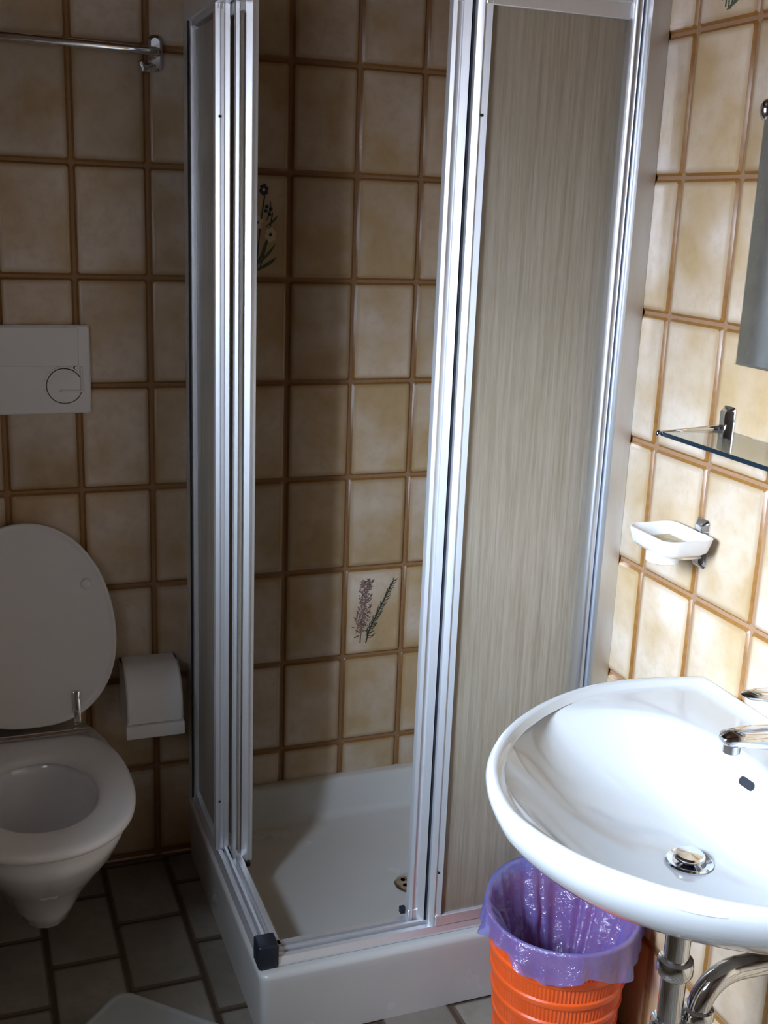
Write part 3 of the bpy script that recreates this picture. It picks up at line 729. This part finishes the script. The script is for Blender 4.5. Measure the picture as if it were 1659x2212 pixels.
bm = bmesh.new(); loft(bm, [[(x, y, 0.9905) for x, y in rrect(-0.092, -0.050, -0.990, -0.944, 0.018, 5)], [(x, y, 0.993) for x, y in rrect(-0.097, -0.045, -0.994, -0.940, 0.022, 5)], [(x, y, 1.012) for x, y in rrect(-0.097, -0.045, -0.994, -0.940, 0.022, 5)]], cap0=True, cap1=True)
obj('holder_cup', bm, M['ceramic'], sdh, 0.6)
obj('holder_ring', B((-0.062, -0.010, -0.991, -0.950, 0.998, 1.004), bev=0.002), M['chrome'], sdh, 0.6)

# ------------------------------------------------------------------ glass shelf
sh = empty('glass_shelf', (0, -1.33, 1.215), 'smoked glass shelf on chrome brackets below the mirror', 'shelf')
GX, GZ = -0.126, 1.218
g = obj('glass_pane', B((GX + 0.003, -0.006, -1.66, -1.004, GZ - 0.003, GZ + 0.003)), M['smoke_glass'], sh)
obj('pane_edge', B((GX, GX + 0.003, -1.66, -1.003, GZ - 0.0034, GZ + 0.0034), bev=0.001, seg=1), M['glass_edge'], sh, label='dark polished glass edge')
for yc in (-1.000, -1.663):
    bm = bmesh.new(); tube(bm, [(-0.006, yc, GZ + 0.005), (-0.05, yc, GZ + 0.003), (GX + 0.002, yc, GZ - 0.0005), (GX - 0.001, yc, GZ)], [0.0058, 0.0050, 0.0042, 0.004], 14); obj('bracket_arm', bm, M['chrome'], sh, 0.8)
    bm = bmesh.new(); bmesh.ops.create_uvsphere(bm, u_segments=14, v_segments=10, radius=0.0055, matrix=Matrix.Translation((GX - 0.001, yc, GZ))); obj('bracket_tip', bm, M['chrome'], sh, 3.2)
chrome_plate('wall_plate', -1.012, 1.228, sh, 0.032, 0.064, 0.016); chrome_plate('wall_plate', -1.651, 1.228, sh, 0.032, 0.064, 0.016)

# ------------------------------------------------------------------ mirror
mr = empty('mirror', (0, -1.335, 1.33), 'frameless wall mirror with cut corners and chrome clips, at the right photo edge', 'mirror')
myc = -1.335
hp = [(0.318, 1.328), (0.318, 1.700)] + [(0.318 - 0.115 * (k / 6) - 0.006 * math.sin(PI * k / 6), 1.700 + 0.235 * (k / 6)) for k in range(1, 7)]
outl = [(myc + a, z) for a, z in hp] + [(myc - a, z) for a, z in reversed(hp)]
def inset_poly(pts, d):
    c = (myc, 1.62); return [(c[0] + (y - c[0]) * (1 - d / abs(0.3)), c[1] + (z - c[1]) * (1 - d / 0.3)) for y, z in pts]
bm = bmesh.new(); loft(bm, [[(-0.0045, y, z) for y, z in outl], [(-0.009, y, z) for y, z in outl], [(-0.011, y, z) for y, z in inset_poly(outl, 0.004)]], cap0=True, cap1=True)
obj('glass', bm, M['mirror'], mr)
for sgn in (1, -1):
    bm = bmesh.new(); lathe(bm, [(0.0, -0.018), (0.006, -0.0165), (0.0105, -0.0115), (0.011, -0.0045)], (0, myc + sgn * 0.316, 1.708), 'x', 16)
    for v in bm.verts: v.co.z = 1.708 + (v.co.z - 1.708) * 1.5
    obj('clip', bm, M['chrome'], mr, 1.0)

# ------------------------------------------------------------------ bin with liner
BX, BY = -0.153, -0.886
bn = empty('waste_bin', (BX, BY, FZ), 'round orange plastic bin lined with a lilac bag under the washbasin', 'bin')
ZRIM = 0.288; RT, RBm = 0.141, 0.108
def brad(z): return RBm + (RT - 0.004 - RBm) * (z - FZ) / (ZRIM - FZ)
bm = bmesh.new(); N = 216; rings = []; mats_ = []
zs = []
z = FZ
bands = [(FZ, 'ridge'), (FZ + 0.010, 'rib')]
zc = FZ + 0.012
prof = [(FZ, 0, 0)]
pitch = 0.046
k = 0
zz = FZ + 0.012
prof += [(FZ + 0.004, 0.003, 0), (FZ + 0.011, 0.003, 0)]
while zz + pitch < ZRIM - 0.012:
    prof += [(zz + 0.001, 0.0, 1), (zz + pitch - 0.015, 0.0, 1), (zz + pitch - 0.013, 0.0025, 0), (zz + pitch - 0.008, 0.0035, 0), (zz + pitch - 0.002, 0.0025, 0)]
    zz += pitch
prof += [(ZRIM - 0.012, 0.001, 0), (ZRIM - 0.010, 0.004, 0), (ZRIM - 0.002, 0.0045, 0), (ZRIM, 0.002, 0), (ZRIM, -0.001, 0), (ZRIM - 0.006, -0.002, 0), (FZ + 0.02, -0.004, 0), (FZ + 0.006, -0.006, 0)]
for z_, o, rb in prof:
    r = brad(z_) + o
    rings.append([(BX + (r - (0.0018 if rb and j % 2 else 0)) * math.cos(2 * PI * j / N), BY + (r - (0.0018 if rb and j % 2 else 0)) * math.sin(2 * PI * j / N), z_) for j in range(N)])
loft(bm, rings, cap1=True)
obj('bucket', bm, M['orange'], bn, 0.7)
# liner: inside sheet, over the rim, outside skirt with uneven hem
bm = bmesh.new(); N = 160; rings = []
def wv(a, s, z, f=2.2): return noise.noise(Vector((math.cos(a) * f, math.sin(a) * f, z * 9 + s)))
def fold(a, s): return math.sin(a * 9 + 3 * wv(a, s, 0, 1.3)) * 0.5 + math.sin(a * 17 + s) * 0.3
inside = [(0.06, 0.035, 0.9), (0.085, 0.075, 1.2), (0.098, 0.125, 1.0), (0.112, 0.175, 1.0), (0.120, 0.215, 0.9), (0.127, 0.245, 0.6), (0.131, 0.274, 0.3), (0.1355, 0.288, 0.08), (0.1385, 0.2935, 0.0)]
for r, z_, am in inside:
    ring_ = []
    for j in range(N):
        a = 2 * PI * j / N
        ring_.append((BX + (r - am * 0.024 * abs(fold(a, 1.0)) - am * 0.045 * max(0, wv(a, 4, z_))) * math.cos(a), BY + (r - am * 0.024 * abs(fold(a, 1.0)) - am * 0.045 * max(0, wv(a, 4, z_))) * math.sin(a), z_ + 0.006 * am * wv(a, 9, z_, 4) + (0.022 * max(0, math.cos(a - 1.75)) ** 2 if z_ > 0.26 else 0)))
    rings.append(ring_)
def hem(a):
    # hangs lowest towards the camera-right, shallow on the far side
    return 0.040 + 0.018 * wv(a, 2.0, 0, 1.6) + 0.012 * math.sin(5 * a + 1.0) + 0.022 * max(0, math.cos(a - math.radians(300)))
for t in (0.0, 0.06, 0.2, 0.4, 0.6, 0.8, 1.0):
    ring_ = []
    for j in range(N):
        a = 2 * PI * j / N
        z_ = 0.2935 - hem(a) * t - (0.0025 if t > 0 else 0)
        r = brad(min(z_, ZRIM)) + 0.0075 + t * 0.013 * (0.6 + 0.9 * fold(a, 2.0) + 0.5 * wv(a, 7, t * 0.02, 7)) + 0.004 * t
        r = max(r, brad(min(z_, ZRIM)) + 0.0055)
        yy2 = BY + r * math.sin(a)
        ring_.append((BX + r * math.cos(a), min(yy2, -0.7255), z_ + 0.022 * (1 - t) * max(0, math.cos(a - 1.75)) ** 2))
    rings.append(ring_)
loft(bm, rings)
obj('bin_liner', bm, M['bag'], bn, 3.2, label='thin lilac plastic bag folded over the rim')

# ------------------------------------------------------------------ toilet
TXC = -1.052
to = empty('toilet', (TXC, 0, 0.13), 'white wall-hung toilet with raised lid under the flush plate', 'toilet')
def seat_outline(n=72, fy=-0.625, hw=0.180, by=-0.138, bw=0.150, e=2.3):
    """closed outline: rounded front, gently squared back"""
    pts = []; cy = -0.385
    for k in range(n):
        a = 2 * PI * k / n; c, s = math.cos(a), math.sin(a)
        L = (cy - fy) if s < 0 else (by - cy)
        ex = e if s < 0 else 7.0
        h = hw if s < 0 else hw
        r = (abs(c / h) ** ex + abs(s / L) ** ex) ** (-1 / ex)
        x, y = r * c, r * s
        if s > 0: x *= 1 - 0.32 * (y / L) ** 2.4
        pts.append((TXC + x, cy + y))
    return pts
def off(pts, d, c=(TXC, -0.39)):
    out = []; n = len(pts)
    for i in range(n):
        a = pts[i - 1]; b = pts[(i + 1) % n]; tx, ty = b[0] - a[0], b[1] - a[1]; l = math.hypot(tx, ty)
        out.append((pts[i][0] - ty / l * d, pts[i][1] + tx / l * d))     # inward for CCW
    return out
SO = seat_outline()
HO = []
for k in range(72):
    a = 2 * PI * k / 72; c, s = math.cos(a), math.sin(a); L = 0.150 if s < 0 else 0.152
    r = (abs(c / 0.109) ** 2.1 + abs(s / L) ** 2.1) ** (-1 / 2.1); HO.append((TXC + r * c, -0.385 + r * s))
bm = bmesh.new(); ZS = 0.412
rs = []
for d, z in ((0.006, ZS - 0.020), (0.001, ZS - 0.016), (0.0, ZS - 0.010), (0.003, ZS - 0.004), (0.010, ZS - 0.0005), (0.022, ZS)):
    rs.append([(x, y, z) for x, y in off(SO, d)])
for d, z in ((-0.012, ZS - 0.001), (-0.005, ZS - 0.004), (0.0, ZS - 0.010), (0.001, ZS - 0.020)):
    rs.append([(x, y, z) for x, y in off(HO, d)])
rs.append(rs[0])
loft(bm, rs); bmesh.ops.remove_doubles(bm, verts=bm.verts, dist=1e-5)
obj('seat', bm, M['seat_plastic'], to, 1.0)
# bowl body
def body_ring(fy, by, hw, z, e=2.2, n=72, bx=1.0):
    pts = []; cy = by + (fy - by) * 0.48
    for k in range(n):
        a = 2 * PI * k / n; c, s = math.cos(a), math.sin(a)
        L = (cy - fy) if s < 0 else (by - cy); ex = e if s < 0 else 5.0
        r = (abs(c / hw) ** ex + abs(s / L) ** ex) ** (-1 / ex)
        f_ = 1 - 0.30 * max(0, (r * s) / L) ** 1.6 if s > 0 else 1
        pts.append((TXC + r * c * f_, cy + r * s, z))
    return pts
bm = bmesh.new()
rs = [body_ring(-0.42, -0.005, 0.055, 0.128), body_ring(-0.435, -0.005, 0.072, 0.133), body_ring(-0.445, -0.005, 0.088, 0.16), body_ring(-0.468, -0.005, 0.107, 0.20), body_ring(-0.515, -0.005, 0.136, 0.25),
      body_ring(-0.565, -0.005, 0.160, 0.30), body_ring(-0.592, -0.005, 0.172, 0.335), body_ring(-0.602, -0.005, 0.177, 0.355), body_ring(-0.600, -0.005, 0.1765, 0.362), body_ring(-0.601, -0.005, 0.1765, 0.372), body_ring(-0.600, -0.006, 0.176, 0.383), body_ring(-0.592, -0.012, 0.168, 0.3905)]
HB = [(TXC + (x - TXC) * 0.96, -0.385 + (y + 0.385) * 0.96) for x, y in HO]
def hb(k, z, dy=0.0): return [(TXC + (x - TXC) * k, -0.385 + dy + (y + 0.385) * k, z) for x, y in HO]
rs += [hb(1.10, 0.3905), hb(1.04, 0.386), hb(1.03, 0.36), hb(1.0, 0.32), hb(0.90, 0.26, -0.005), hb(0.70, 0.215, 0.01), hb(0.45, 0.200, 0.02), hb(0.15, 0.198, 0.02)]
loft(bm, rs, cap0=True, cap1=True)
obj('bowl', bm, M['ceramic'], to, 1.3)
# lid, leaning back on the wall
def lid_outline(n=72):
    pts = []
    for k in range(n):
        a = 2 * PI * k / n; c, s = math.cos(a), math.sin(a)
        L = 0.262 if s > 0 else 0.185; ex = 2.1 if s > 0 else 2.8
        r = (abs(c / 0.186) ** ex + abs(s / L) ** ex) ** (-1 / ex)
        x, y = r * c, r * s
        if s < 0: x *= 1 - 0.16 * (abs(y) / L) ** 1.5
        pts.append((x, 0.183 + y))
    return pts
LO = lid_outline()
tilt = math.radians(11)
LM = Matrix.Translation((TXC + 0.004, -0.130, 0.428)) @ Matrix.Rotation(-tilt, 4, 'X')     # local z up the lid, y out of it
def lidmesh(off_, thick0, thick1, rs_):
    pass
def lo(d):
    P = LO; n = len(P); out = []
    for i in range(n):
        a = P[i - 1]; b = P[(i + 1) % n]; tx, ty = b[0] - a[0], b[1] - a[1]; l = math.hypot(tx, ty)
        out.append((P[i][0] - ty / l * d, P[i][1] + tx / l * d))
    return out
bm = bmesh.new()
rs = []
for d, y in ((0.010, 0.014), (0.003, 0.012), (0.0, 0.007), (0.0, 0.0), (0.002, -0.003), (0.005, -0.0035), (0.008, -0.001), (0.016, 0.0015), (0.05, 0.003)):
    rs.append([LM @ Vector((x, y, z)) for x, z in lo(d)])
loft(bm, rs, cap0=True, cap1=True); obj('lid', bm, M['seat_plastic'], to, 1.0)
for sx in (0.127, -0.127):
    bm = bmesh.new(); lathe(bm, [(0.012, 0.003), (0.0115, -0.003), (0.009, -0.006), (0.0, -0.007)], (sx, 0.0, 0.305), 'y', 18)
    bmesh.ops.transform(bm, matrix=LM, verts=bm.verts); obj('buffer', bm, M['white_plastic'], to, 0.8, label='grey rubber lid buffer')
for sx in (0.093, -0.093):
    bm = B((sx - 0.008, sx + 0.008, -0.004, 0.003, -0.005, 0.070), bev=0.002); bmesh.ops.transform(bm, matrix=LM, verts=bm.verts); obj('hinge_strap', bm, M['chrome'], to, 0.6)
    bm = bmesh.new(); lathe(bm, [(0.014, 0.0), (0.014, 0.006), (0.009, 0.010), (0.008, 0.03), (0.0, 0.032)], (TXC + sx, -0.145, 0.390), n=18); obj('hinge_post', bm, M['chrome'], to, 0.6)
bm = bmesh.new(); tube(bm, [(TXC - 0.125, -0.152, 0.417), (TXC, -0.152, 0.417), (TXC + 0.125, -0.152, 0.417)], 0.0065, 14); obj('hinge_rod', bm, M['chrome'], to, 0.6)

# ------------------------------------------------------------------ flush plate
fpz0, fpz1, fx0_, fx1_ = 1.096, 1.284, -1.215, -0.893
fpl = empty('flush_plate', (-1.054, 0, 1.19), 'white rectangular flush plate with round button on tiles above the toilet', 'flush plate')
def slab(x0, x1, z0, z1, ya, yb, r=0.006, bev=0.003):
    bm = bmesh.new()
    rs = [[(x, ya, z) for x, z in rrect(x0, x1, z0, z1, r, 4)], [(x, yb + bev, z) for x, z in rrect(x0, x1, z0, z1, r, 4)], [(x, yb, z) for x, z in rrect(x0 + bev, x1 - bev, z0 + bev, z1 - bev, r, 4)]]
    loft(bm, rs, cap0=True, cap1=True); return bm
obj('plate', slab(fx0_, fx1_, fpz0, fpz1, -0.0045, -0.020), M['white_plastic'], fpl, 0.6)
obj('upper_flap', slab(fx0_ + 0.004, fx1_ - 0.024, 1.198, fpz1 - 0.004, -0.015, -0.0225, 0.003, 0.0015), M['white_plastic'], fpl, 0.6)
bm = bmesh.new(); cxp, czp = -0.948, 1.156
lathe(bm, [(0.042, -0.019), (0.0415, -0.0222), (0.0385, -0.0222), (0.0375, -0.0195)], (cxp, 0, czp), 'y', 40); obj('dial_ring', bm, M['white_plastic'], fpl, 0.6)
bm = bmesh.new(); lathe(bm, [(0.0365, -0.019), (0.0362, -0.0225), (0.0, -0.0235)], (cxp, 0, czp), 'y', 40); bt = obj('button', bm, M['white_plastic'], fpl, 0.5)
bm = bmesh.new(); lathe(bm, [(0.0385, -0.0203), (0.0362, -0.0203)], (cxp, 0, czp), 'y', 40); obj('dial_groove', bm, M['grey_groove'], fpl)
bm = B((cxp - 0.010, cxp + 0.038, -0.0262, -0.021, czp - 0.014, czp - 0.0085), (cxp + 0.033, cxp + 0.038, -0.0262, -0.019, czp - 0.012, czp + 0.042), bev=0.0015, seg=1)
o = obj('button_grip', bm, M['white_plastic'], None, 0.6); o.parent = bt
bm = bmesh.new(); lathe(bm, [(0.0035, -0.019), (0.0035, -0.0245), (0, -0.025)], (cxp + 0.022, 0, czp + 0.039), 'y', 12); obj('screw', bm, M['chrome'], fpl, 0.6)

# ------------------------------------------------------------------ toilet roll holder
th = empty('toilet_roll_holder', (-0.782, 0, 0.45), 'white toilet roll holder with curved hood between toilet and shower', 'toilet roll holder')
def arc(cx_, cz_, ry, rz, a0, a1, n):
    return [(cx_ - ry * math.sin(a0 + (a1 - a0) * k / n), cz_ + rz * math.cos(a0 + (a1 - a0) * k / n)) for k in range(n + 1)]
hx0, hx1 = -0.847, -0.720
prof_o = [(-0.006, 0.520)] + arc(-0.045, 0.428, 0.075, 0.092, 0.0, PI / 2 * 1.0, 12) + [(-0.121, 0.402)]
prof_i = [(p[0] + 0.004, p[1] - 0.004) for p in prof_o]
bm = bmesh.new()
sec = prof_o + prof_i[::-1]
loft(bm, [[(hx0, y, z) for y, z in sec], [(hx1, y, z) for y, z in sec]], cap0=True, cap1=True)
obj('hood', bm, M['white_plastic'], th, 0.7)
for xx in (hx0, hx1 - 0.004):
    bm = bmesh.new(); s_ = prof_o + [(-0.117, 0.385), (-0.006, 0.385)]
    loft(bm, [[(xx, y, z) for y, z in s_], [(xx + 0.004, y, z) for y, z in s_]], cap0=True, cap1=True); obj('side_cheek', bm, M['white_plastic'], th)
obj('hood_lip', B((hx0 - 0.003, hx1 + 0.003, -0.127, -0.112, 0.366, 0.398), bev=0.004), M['white_plastic'], th, 0.6)

# ------------------------------------------------------------------ towel rail
tw = empty('towel_rail', (-0.9, 0, 1.835), 'chrome towel rail on the tiles high above the toilet', 'towel rail')
bm = bmesh.new(); tube(bm, [(-1.38, -0.062, 1.838), (-1.05, -0.062, 1.8365), (-0.770, -0.062, 1.832), (-0.755, -0.055, 1.832), (-0.748, -0.040, 1.833), (-0.747, -0.012, 1.834)], [0.0085, 0.0085, 0.0085, 0.0092, 0.010, 0.010], 16); obj('bar', bm, M['chrome'], tw, 0.8)
bm = bmesh.new(); tube(bm, [(-1.38, -0.062, 1.838), (-1.388, -0.05, 1.836), (-1.39, -0.012, 1.834)], [0.0085, 0.010, 0.010], 16); obj('bar_end', bm, M['chrome'], tw, 0.8)
for xc in (-0.745, -1.39):
    bm = bmesh.new(); rs = []
    for ins, y in ((0, -0.0045), (0, -0.009), (0.002, -0.0105), (0.006, -0.013)):
        rs.append([(x, y, z) for x, z in rrect(xc - 0.015 + ins, xc + 0.015 - ins, 1.799 + ins, 1.869 - ins, 0.012 if ins < 0.004 else 0.008, 5)])
    loft(bm, rs, cap0=True, cap1=True); obj('wall_plate', bm, M['chrome'], tw, 0.5)
bm = bmesh.new(); tube(bm, [(-0.752, -0.012, 1.807), (-0.765, -0.035, 1.803), (-0.778, -0.048, 1.800), (-0.783, -0.052, 1.812)], [0.009, 0.010, 0.009, 0.005], 12); obj('hook', bm, M['chrome'], tw, 0.8)

# ------------------------------------------------------------------ bathroom scale corner at the bottom left
scx, scy = -0.922, -0.515
ang = math.radians(-44)
bs = empty('bathroom_scale', (scx, scy - 0.2, FZ), 'pale grey flat plastic scale with rounded corners on the floor, cut by the bottom edge', 'scale')
mt = Matrix.Translation((scx, scy, 0)) @ Matrix.Rotation(ang, 4, 'Z')
def sc_ring(ins, z): return [mt @ Vector((x, y, z)) for x, y in rrect(-0.29 + ins, 0.012 - ins, -0.30 + ins, 0.012 - ins, 0.035 - ins * 0.5, 8)]
# local +x,+y corner is the far one
mt = Matrix.Translation((scx, scy, 0)) @ Matrix.Rotation(math.radians(46), 4, 'Z')
bm = bmesh.new(); loft(bm, [sc_ring(0.006, FZ + 0.004), sc_ring(0.0, FZ + 0.008), sc_ring(0.0, FZ + 0.024), sc_ring(0.003, FZ + 0.029), sc_ring(0.010, FZ + 0.031), sc_ring(0.014, FZ + 0.029), sc_ring(0.018, FZ + 0.030)], cap0=True, cap1=True)
obj('platform', bm, M['scale'], bs, 0.8)
bm = bmesh.new()
for ix, iy in ((-0.03, -0.03), (-0.25, -0.03), (-0.03, -0.26), (-0.25, -0.26)):
    c = mt @ Vector((ix, iy, 0)); bm2 = bmesh.new(); lathe(bm2, [(0.012, 0.0), (0.012, 0.005)], (c.x, c.y, FZ), n=12)
    obj('foot', bm2, M['black_plastic'], bs)
bm.free()
